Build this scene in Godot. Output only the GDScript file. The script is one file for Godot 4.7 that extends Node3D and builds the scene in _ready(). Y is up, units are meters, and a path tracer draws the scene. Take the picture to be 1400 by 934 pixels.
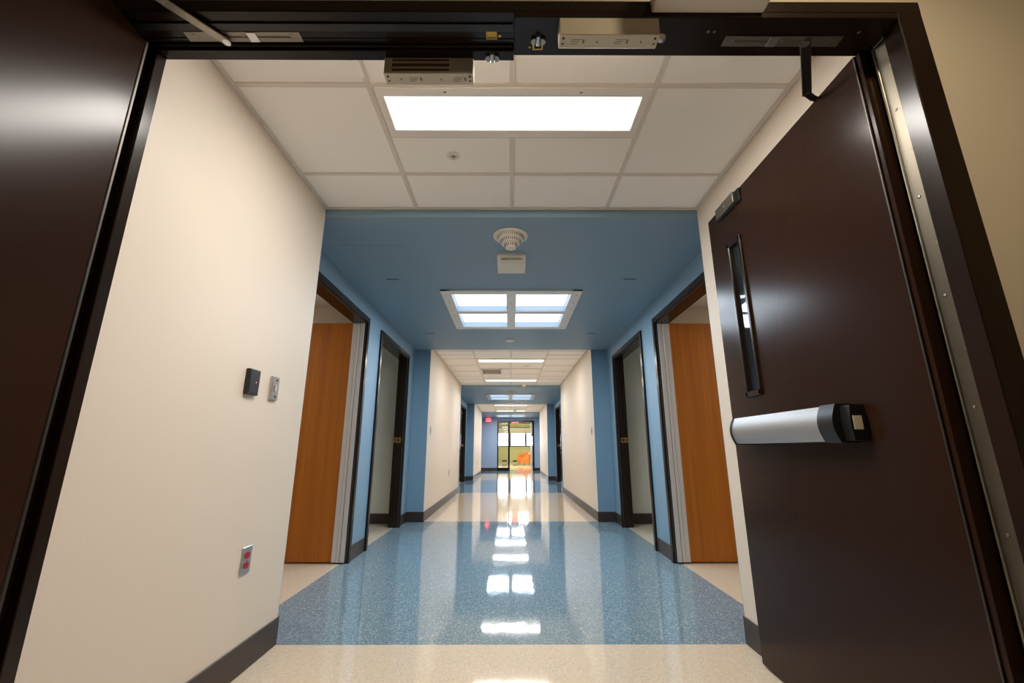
extends Node3D
# A hospital corridor seen through a pair of dark double-egress doors.

const HC := 2.506          # underside of the ceiling grid
const HS := 2.45           # underside of the blue soffits
const XW := 1.219          # half width of the cream corridor
const XA := 1.455          # half width at the blue bays
const ZA := -2.519         # first blue bay begins
const ZB := -6.365         # ... and ends
const ZC := -10.475        # second blue bay
const ZD := -14.51
const ZE := -18.32         # third blue bay
const ZF := -21.0          # end wall
const FZ := -1.03          # double door frame, camera-side face
const CZ := -1.18          # double door frame, corridor-side face

var M := {}
var boxes := {}
var taken := {}
var rng := RandomNumberGenerator.new()

# ---------------------------------------------------------------- helpers
func srgb(r, g, b) -> Color:
	return Color(r / 255.0, g / 255.0, b / 255.0)

func numbered(called: String) -> String:
	var n: int = taken.get(called, -1) + 1
	taken[called] = n
	return called if n == 0 else "%s_%03d" % [called, n]

func thing(called: String, label: String, category: String, at := Vector3.ZERO, group := "", kind := "") -> Node3D:
	var o := Node3D.new()
	o.name = numbered(called)
	add_child(o)
	o.position = at
	o.set_meta("label", label)
	o.set_meta("category", category)
	if group != "": o.set_meta("group", group)
	if kind != "": o.set_meta("kind", kind)
	return o

func struct(called: String, label: String, category := "") -> Node3D:
	return thing(called, label, category if category != "" else called.get_slice("_", 0), Vector3.ZERO, "", "structure")

func part(parent: Node, called: String, mesh: Mesh, mat: Material, at := Vector3.ZERO, rot := Vector3.ZERO) -> MeshInstance3D:
	var o := MeshInstance3D.new()
	o.name = called
	o.mesh = mesh
	o.material_override = mat
	o.cast_shadow = GeometryInstance3D.SHADOW_CASTING_SETTING_ON
	parent.add_child(o, true)
	o.position = at
	o.rotation_degrees = rot
	return o

# axis-aligned slab given by its two corners (in the parent's space)
func slab(parent: Node, called: String, a: Vector3, b: Vector3, mat: Material, bevel := 0.0) -> MeshInstance3D:
	var lo := Vector3(minf(a.x, b.x), minf(a.y, b.y), minf(a.z, b.z))
	var hi := Vector3(maxf(a.x, b.x), maxf(a.y, b.y), maxf(a.z, b.z))
	return part(parent, called, cbox(hi - lo, bevel), mat, (lo + hi) / 2.0)

func tri(st: SurfaceTool, a: Vector3, b: Vector3, c: Vector3, out_dir: Vector3) -> void:
	var n := (b - a).cross(c - a)
	if n.length() < 1e-12: return
	n = n.normalized()
	if n.dot(out_dir) < 0.0: n = -n
	else:
		var t := b
		b = c
		c = t
	for p in [a, b, c]:
		st.set_normal(n)
		st.add_vertex(p)

func quad(st: SurfaceTool, a: Vector3, b: Vector3, c: Vector3, d: Vector3, out_dir: Vector3) -> void:
	tri(st, a, b, c, out_dir)
	tri(st, a, c, d, out_dir)

func cbox(s: Vector3, b := 0.0) -> Mesh:
	var key := "%.4f_%.4f_%.4f_%.4f" % [s.x, s.y, s.z, b]
	if boxes.has(key): return boxes[key]
	if b <= 0.0:
		var bm := BoxMesh.new()
		bm.size = s
		boxes[key] = bm
		return bm
	var st := SurfaceTool.new()
	st.begin(Mesh.PRIMITIVE_TRIANGLES)
	add_cbox(st, Vector3.ZERO, s, b)
	var m := st.commit()
	boxes[key] = m
	return m

func add_cbox(st: SurfaceTool, at: Vector3, s: Vector3, b: float) -> void:
	var h := s / 2.0
	b = minf(b, minf(h.x, minf(h.y, h.z)) * 0.98)
	var P := func(ax: int, sg: Vector3) -> Vector3:
		var v := Vector3(sg.x * (h.x - b), sg.y * (h.y - b), sg.z * (h.z - b))
		v[ax] = sg[ax] * h[ax]
		return v + at
	for ax in 3:
		var u := (ax + 1) % 3
		var w := (ax + 2) % 3
		for sg in [-1.0, 1.0]:
			var q := []
			for k in [[-1.0, -1.0], [1.0, -1.0], [1.0, 1.0], [-1.0, 1.0]]:
				var v := Vector3()
				v[ax] = sg
				v[u] = k[0]
				v[w] = k[1]
				q.append(P.call(ax, v))
			var d := Vector3()
			d[ax] = sg
			quad(st, q[0], q[1], q[2], q[3], d)
	for ax in 3:                                    # edges along axis ax
		var u := (ax + 1) % 3
		var w := (ax + 2) % 3
		for su in [-1.0, 1.0]:
			for sw in [-1.0, 1.0]:
				var lo := Vector3()
				lo[ax] = -1.0
				lo[u] = su
				lo[w] = sw
				var hi := lo
				hi[ax] = 1.0
				var d := Vector3()
				d[u] = su
				d[w] = sw
				quad(st, P.call(u, lo), P.call(u, hi), P.call(w, hi), P.call(w, lo), d)
	for sx in [-1.0, 1.0]:
		for sy in [-1.0, 1.0]:
			for sz in [-1.0, 1.0]:
				var v := Vector3(sx, sy, sz)
				tri(st, P.call(0, v), P.call(1, v), P.call(2, v), v)

# several bevelled boxes [centre, size] as one mesh
func joined(list: Array, b := 0.001) -> Mesh:
	var st := SurfaceTool.new()
	st.begin(Mesh.PRIMITIVE_TRIANGLES)
	for e in list: add_cbox(st, e[0], e[1], b)
	return st.commit()

# turned shape: profile of Vector2(radius, y)
func lathe(profile: Array, seg := 32) -> Mesh:
	var st := SurfaceTool.new()
	st.begin(Mesh.PRIMITIVE_TRIANGLES)
	for i in profile.size() - 1:
		var p: Vector2 = profile[i]
		var q: Vector2 = profile[i + 1]
		var e := q - p
		if e.length() < 1e-7: continue
		var n2 := Vector2(e.y, -e.x).normalized()
		for k in seg:
			var a0 := TAU * k / seg
			var a1 := TAU * (k + 1) / seg
			var c0 := Vector3(cos(a0), 0, sin(a0))
			var c1 := Vector3(cos(a1), 0, sin(a1))
			var v := [c0 * p.x + Vector3.UP * p.y, c1 * p.x + Vector3.UP * p.y, c1 * q.x + Vector3.UP * q.y, c0 * q.x + Vector3.UP * q.y]
			var ns := [c0 * n2.x + Vector3.UP * n2.y, c1 * n2.x + Vector3.UP * n2.y, c1 * n2.x + Vector3.UP * n2.y, c0 * n2.x + Vector3.UP * n2.y]
			for t in [[0, 1, 2], [0, 2, 3]]:
				var f: Vector3 = (v[t[1]] - v[t[0]]).cross(v[t[2]] - v[t[0]])
				if f.length() < 1e-12: continue
				var order: Array = t if f.dot(ns[t[0]]) < 0.0 else [t[0], t[2], t[1]]
				for j in order:
					st.set_normal(ns[j])
					st.add_vertex(v[j])
	return st.commit()

# flat outline in the x-y plane pushed out along z, from 0 to depth; smooth side normals when asked
func prism(pts: PackedVector2Array, depth: float, smooth := false) -> Mesh:
	var st := SurfaceTool.new()
	st.begin(Mesh.PRIMITIVE_TRIANGLES)
	var idx := Geometry2D.triangulate_polygon(pts)
	for i in range(0, idx.size(), 3):
		var a := pts[idx[i]]
		var b := pts[idx[i + 1]]
		var c := pts[idx[i + 2]]
		tri(st, Vector3(a.x, a.y, 0), Vector3(b.x, b.y, 0), Vector3(c.x, c.y, 0), Vector3(0, 0, -1))
		tri(st, Vector3(a.x, a.y, depth), Vector3(b.x, b.y, depth), Vector3(c.x, c.y, depth), Vector3(0, 0, 1))
	var ccw := not Geometry2D.is_polygon_clockwise(pts)
	var n := pts.size()
	var en := []
	for i in n:
		var e := pts[(i + 1) % n] - pts[i]
		var o := Vector2(e.y, -e.x).normalized()
		en.append(o if ccw else -o)
	for i in n:
		var a := pts[i]
		var b := pts[(i + 1) % n]
		var na: Vector2 = en[i]
		var nb: Vector2 = en[i]
		if smooth:
			var pa: Vector2 = en[(i + n - 1) % n]
			var pb: Vector2 = en[(i + 1) % n]
			if pa.dot(na) > 0.8: na = (na + pa).normalized()
			if pb.dot(nb) > 0.8: nb = (nb + pb).normalized()
		var v := [Vector3(a.x, a.y, 0), Vector3(b.x, b.y, 0), Vector3(b.x, b.y, depth), Vector3(a.x, a.y, depth)]
		var ns := [Vector3(na.x, na.y, 0), Vector3(nb.x, nb.y, 0), Vector3(nb.x, nb.y, 0), Vector3(na.x, na.y, 0)]
		for t in [[0, 1, 2], [0, 2, 3]]:
			var f: Vector3 = (v[t[1]] - v[t[0]]).cross(v[t[2]] - v[t[0]])
			var order: Array = t if f.dot(Vector3(en[i].x, en[i].y, 0)) < 0.0 else [t[0], t[2], t[1]]
			for j in order:
				st.set_normal(ns[j])
				st.add_vertex(v[j])
	return st.commit()

func lettering(parent: Node, called: String, text: String, height: float, mat: Material, at: Vector3, rot: Vector3, depth := 0.003, bold := true) -> MeshInstance3D:
	var t := TextMesh.new()
	var f := SystemFont.new()
	f.font_names = PackedStringArray(["Droid Sans"])
	if bold: f.font_weight = 700
	t.font = f
	t.text = text
	t.font_size = 64
	t.pixel_size = height / 46.0
	t.depth = depth
	return part(parent, called, t, mat, at, rot)

# ---------------------------------------------------------------- materials
func mat(called: String, c: Color, rough: float, metal := 0.0, spec := 0.5) -> StandardMaterial3D:
	var m := StandardMaterial3D.new()
	m.resource_name = called
	m.albedo_color = c
	m.roughness = rough
	m.metallic = metal
	m.metallic_specular = spec
	M[called] = m
	return m

func relief(m: StandardMaterial3D, tex: Texture2D, cm: float, per_metre: float) -> void:
	m.heightmap_enabled = true
	m.heightmap_texture = tex
	m.heightmap_scale = cm
	m.uv1_triplanar = true
	m.uv1_world_triplanar = true
	m.uv1_scale = Vector3.ONE * per_metre

func float_noise(px: int, freq: float, octaves: int, noise_seed: int) -> ImageTexture:
	var fn := FastNoiseLite.new()
	fn.seed = noise_seed
	fn.noise_type = FastNoiseLite.TYPE_SIMPLEX_SMOOTH
	fn.frequency = 1.0
	fn.fractal_octaves = octaves
	var im := Image.create(px, px, false, Image.FORMAT_RF)
	var r := freq / TAU
	for y in px:
		var b := TAU * y / px
		var cb := cos(b) * r
		var sb := sin(b) * r
		for x in px:
			var a := TAU * x / px
			# a torus in three dimensions repeats without a seam
			var v := fn.get_noise_3d((2.0 * r + cb) * cos(a), (2.0 * r + cb) * sin(a), sb)
			im.set_pixel(x, y, Color(v * 0.5 + 0.5, 0, 0))
	return ImageTexture.create_from_image(im)

func speckled(px: int, base: Color, flakes: Array, count: int) -> ImageTexture:
	var im := Image.create(px, px, false, Image.FORMAT_RGB8)
	im.fill(base)
	for i in count / 3:                              # broad mottling under the chips
		var s := rng.randi_range(3, 9)
		var k := rng.randf_range(-0.035, 0.035)
		im.fill_rect(Rect2i(rng.randi_range(0, px - s), rng.randi_range(0, px - s), s, rng.randi_range(2, s)), Color(base.r + k, base.g + k, base.b + k))
	for i in count:
		var c: Color = flakes[rng.randi() % flakes.size()]
		var w := rng.randi_range(1, 4)
		var h := rng.randi_range(1, 3)
		var x := rng.randi_range(0, px - 6)
		var y := rng.randi_range(0, px - 6)
		im.fill_rect(Rect2i(x, y, w, h), c)
		if rng.randf() < 0.5:
			im.fill_rect(Rect2i(x + rng.randi_range(0, 2), y + rng.randi_range(0, 2), 2, 2), c)
	im.generate_mipmaps()
	return ImageTexture.create_from_image(im)

func wood_grain(px_w: int, px_h: int) -> ImageTexture:
	var fn := FastNoiseLite.new()
	fn.seed = 11
	fn.frequency = 0.02
	var fine := FastNoiseLite.new()
	fine.seed = 5
	fine.frequency = 0.35
	var im := Image.create(px_w, px_h, false, Image.FORMAT_RGB8)
	var dark := srgb(140, 76, 4)
	var pale := srgb(188, 112, 14)
	for y in px_h:
		for x in px_w:
			var band := fn.get_noise_2d(x * 1.6, y * 0.05) * 0.6 + fn.get_noise_2d(x * 5.0 + 300.0, y * 0.12) * 0.35
			var pore := fine.get_noise_2d(x * 2.0, y * 0.04)
			var k := clampf(0.5 + band * 0.6 + pore * 0.28, 0.0, 1.0)
			im.set_pixel(x, y, dark.lerp(pale, k))
	return ImageTexture.create_from_image(im)

func glow(called: String, c: Color, energy: float) -> StandardMaterial3D:
	var m := mat(called, Color(0.9, 0.9, 0.9), 0.5)
	m.emission_enabled = true
	m.emission = c
	m.emission_energy_multiplier = energy
	return m

func make_materials() -> void:
	var ripple := float_noise(256, 7.0, 2, 3)
	var peel := float_noise(256, 60.0, 2, 8)
	var fissure := float_noise(256, 80.0, 3, 21)
	var m := mat("cream_paint", srgb(223, 211, 196), 0.55)
	relief(m, peel, 0.02, 2.2)
	m = mat("blue_paint", srgb(127, 156, 175), 0.5)
	relief(m, peel, 0.02, 2.2)
	m = mat("room_paint", srgb(222, 219, 204), 0.6)
	relief(m, peel, 0.02, 2.2)
	m = mat("pale_blue_paint", srgb(166, 174, 190), 0.5)
	relief(m, peel, 0.02, 2.2)
	m = mat("hall_light_damping", srgb(150, 132, 100), 0.6)  # unseen hall walls, coloured dark to cut the light they bounce
	relief(m, peel, 0.02, 2.2)
	m = mat("green_paint", srgb(196, 200, 142), 0.6)
	relief(m, peel, 0.02, 2.2)
	m = mat("tile_white", srgb(248, 244, 238), 0.9)
	relief(m, fissure, 0.05, 1.6)
	mat("grid_white", srgb(222, 212, 202), 0.45)
	mat("brown_rubber", srgb(58, 46, 40), 0.45)
	m = mat("bronze_paint", srgb(44, 27, 18), 0.21, 0.0, 0.29)
	m = mat("bronze_frame", srgb(34, 23, 17), 0.23, 0.0, 0.36)
	mat("black_plastic", srgb(22, 21, 21), 0.4)
	mat("steel", srgb(150, 145, 134), 0.38, 1.0)
	mat("satin_steel", srgb(196, 195, 194), 0.3, 1.0)
	mat("bar_steel", srgb(178, 176, 175), 0.5, 0.85)
	mat("dull_steel", srgb(140, 134, 124), 0.45, 1.0)
	mat("dull_hinge", srgb(112, 106, 94), 0.4, 0.9)
	mat("dark_steel", srgb(88, 84, 80), 0.42, 1.0)
	mat("brass", srgb(186, 140, 74), 0.35, 1.0)
	mat("beige_metal", srgb(206, 198, 180), 0.5)
	mat("slot_dark", srgb(92, 80, 66), 0.6)
	mat("print_grey", srgb(120, 118, 114), 0.7)
	mat("white_plastic", srgb(226, 218, 206), 0.45)
	mat("white_enamel", srgb(234, 228, 222), 0.4)
	mat("aluminium", srgb(206, 207, 210), 0.42, 0.35)
	mat("grey_plate", srgb(186, 182, 176), 0.4)
	mat("red_plastic", srgb(176, 22, 28), 0.35)
	mat("dark_hole", srgb(24, 20, 18), 0.7)
	mat("orange_leather", srgb(214, 134, 62), 0.5)
	mat("window_black", srgb(26, 30, 36), 0.4)
	mat("shade_fabric", srgb(222, 220, 198), 0.8)
	mat("pale_door", srgb(206, 202, 204), 0.5)
	mat("roof_board", srgb(200, 192, 182), 0.9)
	mat("asphalt", srgb(150, 150, 146), 0.9)
	m = mat("glass", Color(0.3, 0.34, 0.34, 0.05), 0.03)
	m.transparency = BaseMaterial3D.TRANSPARENCY_ALPHA
	m = mat("blue_floor", Color.WHITE, 0.05, 0.0, 0.54)
	m.albedo_texture = speckled(1024, srgb(116, 141, 155), [srgb(160, 178, 186), srgb(192, 203, 204), srgb(140, 162, 174), srgb(96, 124, 142), srgb(102, 130, 146), srgb(210, 214, 208)], 46000)
	relief(m, ripple, 0.035, 0.62)
	m = mat("cream_floor", Color.WHITE, 0.06, 0.0, 0.52)
	m.albedo_texture = speckled(1024, srgb(218, 201, 178), [srgb(228, 213, 192), srgb(210, 190, 164), srgb(224, 208, 184), srgb(202, 182, 154), srgb(233, 221, 203)], 46000)
	relief(m, ripple, 0.035, 0.62)
	m = mat("wood", Color.WHITE, 0.38)
	m.albedo_texture = wood_grain(1024, 512)
	m.uv1_triplanar = true
	m.uv1_world_triplanar = true
	m.uv1_scale = Vector3.ONE * 0.4
	glow("lamp_diffuser", Color(1.0, 0.97, 0.92), 2.6)
	glow("sky_diffuser", Color(0.84, 0.92, 1.0), 1.5)
	mat("recess_white", srgb(214, 230, 246), 0.35)
	glow("exit_red", Color(1.0, 0.10, 0.12), 0.75)
	glow("led_red", Color(1.0, 0.1, 0.12), 1.2)

# ---------------------------------------------------------------- setting
func _ready() -> void:
	rng.seed = 4711
	# --- camera, sky, exposure (tune here)
	var cam := Camera3D.new()
	cam.name = "camera"
	cam.position = Vector3(-0.0066, 0.976, 0)
	cam.rotation_degrees = Vector3(14.147, -0.1975, 0)
	cam.fov = 77.2
	cam.near = 0.02
	cam.far = 200.0
	add_child(cam)
	cam.current = true
	var we := WorldEnvironment.new()
	we.name = "environment"
	var env := Environment.new()
	env.background_mode = Environment.BG_SKY
	var sky := Sky.new()
	var sm := ProceduralSkyMaterial.new()
	sm.sky_top_color = Color(0.80, 0.86, 0.94)
	sm.sky_horizon_color = Color(0.95, 0.97, 1.0)
	sm.ground_horizon_color = Color(0.86, 0.86, 0.84)
	sm.ground_bottom_color = Color(0.5, 0.5, 0.48)
	sm.sky_energy_multiplier = 3.6
	sm.ground_energy_multiplier = 1.0
	sky.sky_material = sm
	env.sky = sky
	env.tonemap_mode = Environment.TONE_MAPPER_LINEAR
	env.tonemap_exposure = 1.16
	env.sdfgi_enabled = true
	env.ssao_enabled = true
	env.ssil_enabled = true
	we.environment = env
	add_child(we)

	make_materials()
	build_floor()
	build_walls()
	build_ceilings()
	build_entrance()
	build_far_room()
	build_lights()
	build_ceiling_devices()
	build_wall_devices()

func area_light(parent: Node, at: Vector3, size: Vector2, c: Color, energy: float) -> void:
	var l := AreaLight3D.new()
	l.name = "area_light"
	l.area_size = size
	l.light_color = c
	l.light_energy = energy
	l.shadow_enabled = true
	l.set("area_range", 40.0)
	l.set("area_attenuation", 2.0)
	parent.add_child(l, true)
	l.position = at
	l.rotation_degrees = Vector3(-90, 0, 0)

func build_floor() -> void:
	var f := struct("floor", "glossy speckled corridor floor in bands of cream and blue", "floor")
	var t := -0.12
	slab(f, "cream_sheet", Vector3(-2.0, t, 3.0), Vector3(2.0, 0, ZA), M.cream_floor)
	for b in [[ZA, -6.4], [ZC, ZD]]:
		slab(f, "blue_sheet", Vector3(-1.50, t, b[0]), Vector3(1.50, 0, b[1]), M.blue_floor)
		for s in [-1.0, 1.0]:
			slab(f, "cream_sheet", Vector3(s * 1.50, t, b[0]), Vector3(s * 4.7, 0, b[1]), M.cream_floor)
	slab(f, "cream_sheet", Vector3(-1.50, t, -6.4), Vector3(1.50, 0, ZC), M.cream_floor)
	slab(f, "cream_sheet", Vector3(-1.50, t, ZD), Vector3(1.50, 0, ZE), M.cream_floor)
	slab(f, "blue_sheet", Vector3(-1.50, t, ZE), Vector3(1.50, 0, ZF - 0.06), M.blue_floor)
	slab(f, "cream_sheet", Vector3(-4.6, t, ZF - 0.06), Vector3(4.6, 0, -32.7), M.cream_floor)

func build_walls() -> void:
	for s in [-1.0, 1.0]:
		var side := "left" if s < 0 else "right"
		var w := struct("wall_" + side, "corridor wall with the black card reader, cream stretches and blue door bays" if s < 0 else "corridor wall behind the open door with the push bar, cream with blue bays", "wall")
		var bb := struct("baseboard_" + side, "dark brown rubber baseboard along the wall with the card reader" if s < 0 else "dark brown rubber baseboard along the wall behind the push-bar door", "baseboard")
		var top := 2.75
		# cream stretches
		for r in [[CZ + 0.0015, ZA], [ZB, ZC], [ZD, ZE]]:
			slab(w, "cream_panel", Vector3(s * XW, 0, r[0] - (0.003 if r[0] < -2.0 else 0.0)), Vector3(s * (XW + 0.12), top, r[1] + 0.003), M.cream_paint)
			slab(bb, "baseboard_strip", Vector3(s * (XW - 0.007), 0, r[0]), Vector3(s * XW, 0.131, r[1]), M.brown_rubber, 0.002)
		# returns between cream stretches and blue bays
		for r in [[ZA, 1.0], [ZB, -1.0], [ZC, 1.0], [ZD, -1.0], [ZE, 1.0]]:
			var z0: float = r[0]
			slab(w, "blue_return", Vector3(s * (XW + 0.0003), 0, z0), Vector3(s * (XA + 0.1), HS + 0.03, z0 + r[1] * 0.003), M.blue_paint)
			slab(bb, "baseboard_strip", Vector3(s * (XW - 0.006), 0, z0), Vector3(s * XA, 0.131, z0 - r[1] * 0.007), M.brown_rubber, 0.002)
		# blue bays with two openings each
		var first := true
		for bay in [[ZA, ZB], [ZC, ZD]]:
			var a: float = bay[0]
			var b: float = bay[1]
			var o1 := [a - 0.36, a - 1.61]          # clear opening, outer casing 0.05 wider
			var o2 := [a - 2.13, a - 3.39]
			for r in [[a, o1[0]], [o1[1], o2[0]], [o2[1], b]]:
				slab(w, "blue_panel", Vector3(s * XA, 0, r[0]), Vector3(s * (XA + 0.12), top, r[1]), M.blue_paint)
			for r in [[a, o1[0] + 0.05], [o1[1] - 0.05, o2[0] + 0.05], [o2[1] - 0.05, b]]:
				slab(bb, "baseboard_strip", Vector3(s * (XA - 0.007), 0, r[0]), Vector3(s * XA, 0.131, r[1]), M.brown_rubber, 0.002)
			for o in [o1, o2]:
				slab(w, "blue_panel", Vector3(s * XA, 2.215, o[0]), Vector3(s * (XA + 0.12), top, o[1]), M.blue_paint)
			bay_rooms(s, a, first)
			opening_frame(s, o1, 1, first)
			opening_frame(s, o2, 2, first)
			wood_door(s, o1[1], first)
			first = false
		# third bay
		slab(w, "blue_panel", Vector3(s * XA, 0, ZE), Vector3(s * (XA + 0.12), top, ZF), M.blue_paint)
		slab(bb, "baseboard_strip", Vector3(s * (XA - 0.007), 0, ZE), Vector3(s * XA, 0.131, ZF), M.brown_rubber, 0.002)

func where(s: float, first: bool) -> String:
	return ("first blue bay" if first else "second blue bay") + (", card reader side" if s < 0 else ", push bar side")

func bay_rooms(s: float, a: float, first: bool) -> void:
	var w := struct("wall_side_room", "plain walls of the side rooms off the " + where(s, first), "wall")
	var x0 := s * (XA + 0.12)
	var x1 := s * 4.5
	var part_z := a - 1.88
	slab(w, "partition", Vector3(x0, 0, part_z), Vector3(x1, 2.75, part_z - 0.1), M.cream_paint)
	slab(w, "partition", Vector3(x0, 0, a - 3.70), Vector3(s * 3.3, 2.75, a - 3.80), M.room_paint)
	slab(w, "partition", Vector3(s * 3.2, 0, part_z - 0.1), Vector3(s * 3.3, 2.75, a - 3.70), M.room_paint)
	slab(w, "partition", Vector3(x1, 0, a + 0.05), Vector3(x1 + s * 0.1, 2.75, part_z - 0.1), M.cream_paint)
	slab(w, "partition", Vector3(s * (XW + 0.12), 0, a + 0.05), Vector3(x1 + s * 0.1, 2.75, a - 0.012), M.cream_paint)
	slab(w, "skirting", Vector3(x0, 0, a - 3.70), Vector3(s * 3.2, 0.13, a - 3.692), M.brown_rubber)
	var c := struct("ceiling", "white ceiling of the side rooms off the " + where(s, first), "ceiling")
	slab(c, "ceiling_board", Vector3(x0, 2.48, a - 0.012), Vector3(x1, 2.53, part_z), M.tile_white)
	slab(c, "ceiling_board", Vector3(x0, 2.48, part_z - 0.1), Vector3(s * 3.2, 2.53, a - 3.70), M.tile_white)
	if first:
		var l := thing("ceiling_light", "white ceiling light inside the room with the wooden door, " + ("card reader side" if s < 0 else "push bar side"), "light", Vector3(s * 3.1, 2.48, a - 0.85), "lights in the side rooms")
		part(l, "frame", joined([[Vector3(0, -0.01, 0.3), Vector3(0.62, 0.02, 0.03)], [Vector3(0, -0.01, -0.3), Vector3(0.62, 0.02, 0.03)], [Vector3(0.3, -0.01, 0), Vector3(0.03, 0.02, 0.6)], [Vector3(-0.3, -0.01, 0), Vector3(0.03, 0.02, 0.6)]], 0.002), M.white_enamel)
		part(l, "diffuser", cbox(Vector3(0.57, 0.006, 0.57)), M.lamp_diffuser, Vector3(0, -0.006, 0))
		area_light(l, Vector3(0, -0.024, 0), Vector2(0.56, 0.56), Color(1.0, 0.95, 0.86), 1.0)

func opening_frame(s: float, o: Array, which: int, first: bool) -> void:
	var t := struct("trim_%d" % [1 + which + (0 if first else 2) + (0 if s < 0 else 4)], "dark bronze steel frame of the %s opening in the " % ("wooden door" if which == 1 else "empty") + where(s, first), "door frame")
	var xi := s * (XA + 0.126)
	var xo := s * (XA - 0.022)
	for z in [[o[0], 1.0], [o[1], -1.0]]:
		var z0: float = z[0]
		var d: float = z[1]
		slab(t, "casing", Vector3(xo, 0, z0), Vector3(s * XA, 2.265, z0 + d * 0.05), M.bronze_frame, 0.0015)
		slab(t, "jamb", Vector3(s * XA, 0, z0 - d * 0.001), Vector3(xi, 2.215, z0 + d * 0.02), M.bronze_frame, 0.002)
		slab(t, "stop", Vector3(s * (XA + 0.02), 0, z0 - d * 0.012), Vector3(s * (XA + 0.075), 2.2, z0), M.bronze_frame, 0.002)
	slab(t, "head_casing", Vector3(xo, 2.215, o[0]), Vector3(s * XA, 2.265, o[1]), M.bronze_frame, 0.0015)
	slab(t, "head_jamb", Vector3(s * XA, 2.2, o[0]), Vector3(xi, 2.216, o[1]), M.bronze_frame, 0.002)
	if which == 2:
		var p := slab(t, "strike_plate", Vector3(s * (XA + 0.025), 1.062, o[1] + 0.001), Vector3(s * (XA + 0.125), 1.13, o[1] + 0.0145), M.brass, 0.001)
		p.set_meta("label", "brass strike plate")
		part(p, "latch_hole", cbox(Vector3(0.028, 0.034, 0.002)), M.dark_hole, Vector3(-s * 0.02, 0, 0.0068))
		part(p, "latch_hole", cbox(Vector3(0.018, 0.024, 0.002)), M.dark_hole, Vector3(s * 0.022, 0, 0.0068))

func wood_door(s: float, z: float, first: bool) -> void:
	var n := (3 if first else 5) + (0 if s < 0 else 1)
	var d := struct("door_%d" % n, "honey oak wooden door standing open in the " + where(s, first), "door")
	var zf := z + 0.004
	slab(d, "leaf", Vector3(s * (XA + 0.128), 0.012, zf), Vector3(s * (XA + 1.3), 2.205, zf - 0.045), M.wood, 0.0015)
	# continuous hinge: leaf on the jamb, barrel, edge guard
	var h := slab(d, "hinge_plate", Vector3(s * (XA + 0.012), 0.012, z + 0.0005), Vector3(s * (XA + 0.052), 2.2, z + 0.014), M.aluminium, 0.001)
	h.set_meta("label", "long satin steel hinge")
	slab(d, "hinge_cover", Vector3(s * (XA + 0.056), 0.012, z + 0.0005), Vector3(s * (XA + 0.084), 2.2, z + 0.019), M.aluminium, 0.004)
	slab(d, "edge_guard", Vector3(s * (XA + 0.088), 0.012, z + 0.0005), Vector3(s * (XA + 0.127), 2.2, z + 0.010), M.aluminium, 0.001)

# ---------------------------------------------------------------- ceilings
func tiles(c: Node3D, cells: Array) -> void:
	for r in cells:
		slab(c, "tile", Vector3(r[0] + 0.006, HC + 0.005, r[2] - 0.006), Vector3(r[1] - 0.006, HC + 0.022, r[3] + 0.006), M.tile_white, 0.0015)

func bar_x(c: Node3D, z: float, x0: float, x1: float) -> void:
	slab(c, "grid_bar", Vector3(x0, HC, z - 0.012), Vector3(x1, HC + 0.006, z + 0.012), M.grid_white, 0.001)

func bar_z(c: Node3D, x: float, z0: float, z1: float) -> void:
	slab(c, "grid_bar", Vector3(x - 0.012, HC - 0.0006, z0), Vector3(x + 0.012, HC + 0.005, z1), M.grid_white, 0.001)

func edges(c: Node3D, z0: float, z1: float) -> void:
	for s in [-1.0, 1.0]:
		slab(c, "wall_angle", Vector3(s * XW, HC - 0.001, z0), Vector3(s * (XW - 0.022), HC + 0.004, z1), M.grid_white, 0.001)
	slab(c, "wall_angle", Vector3(-XW, HC - 0.0014, z0), Vector3(XW, HC + 0.003, z0 - 0.022), M.grid_white, 0.001)
	slab(c, "wall_angle", Vector3(-XW, HC - 0.0014, z1 + 0.022), Vector3(XW, HC + 0.003, z1), M.grid_white, 0.001)

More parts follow.
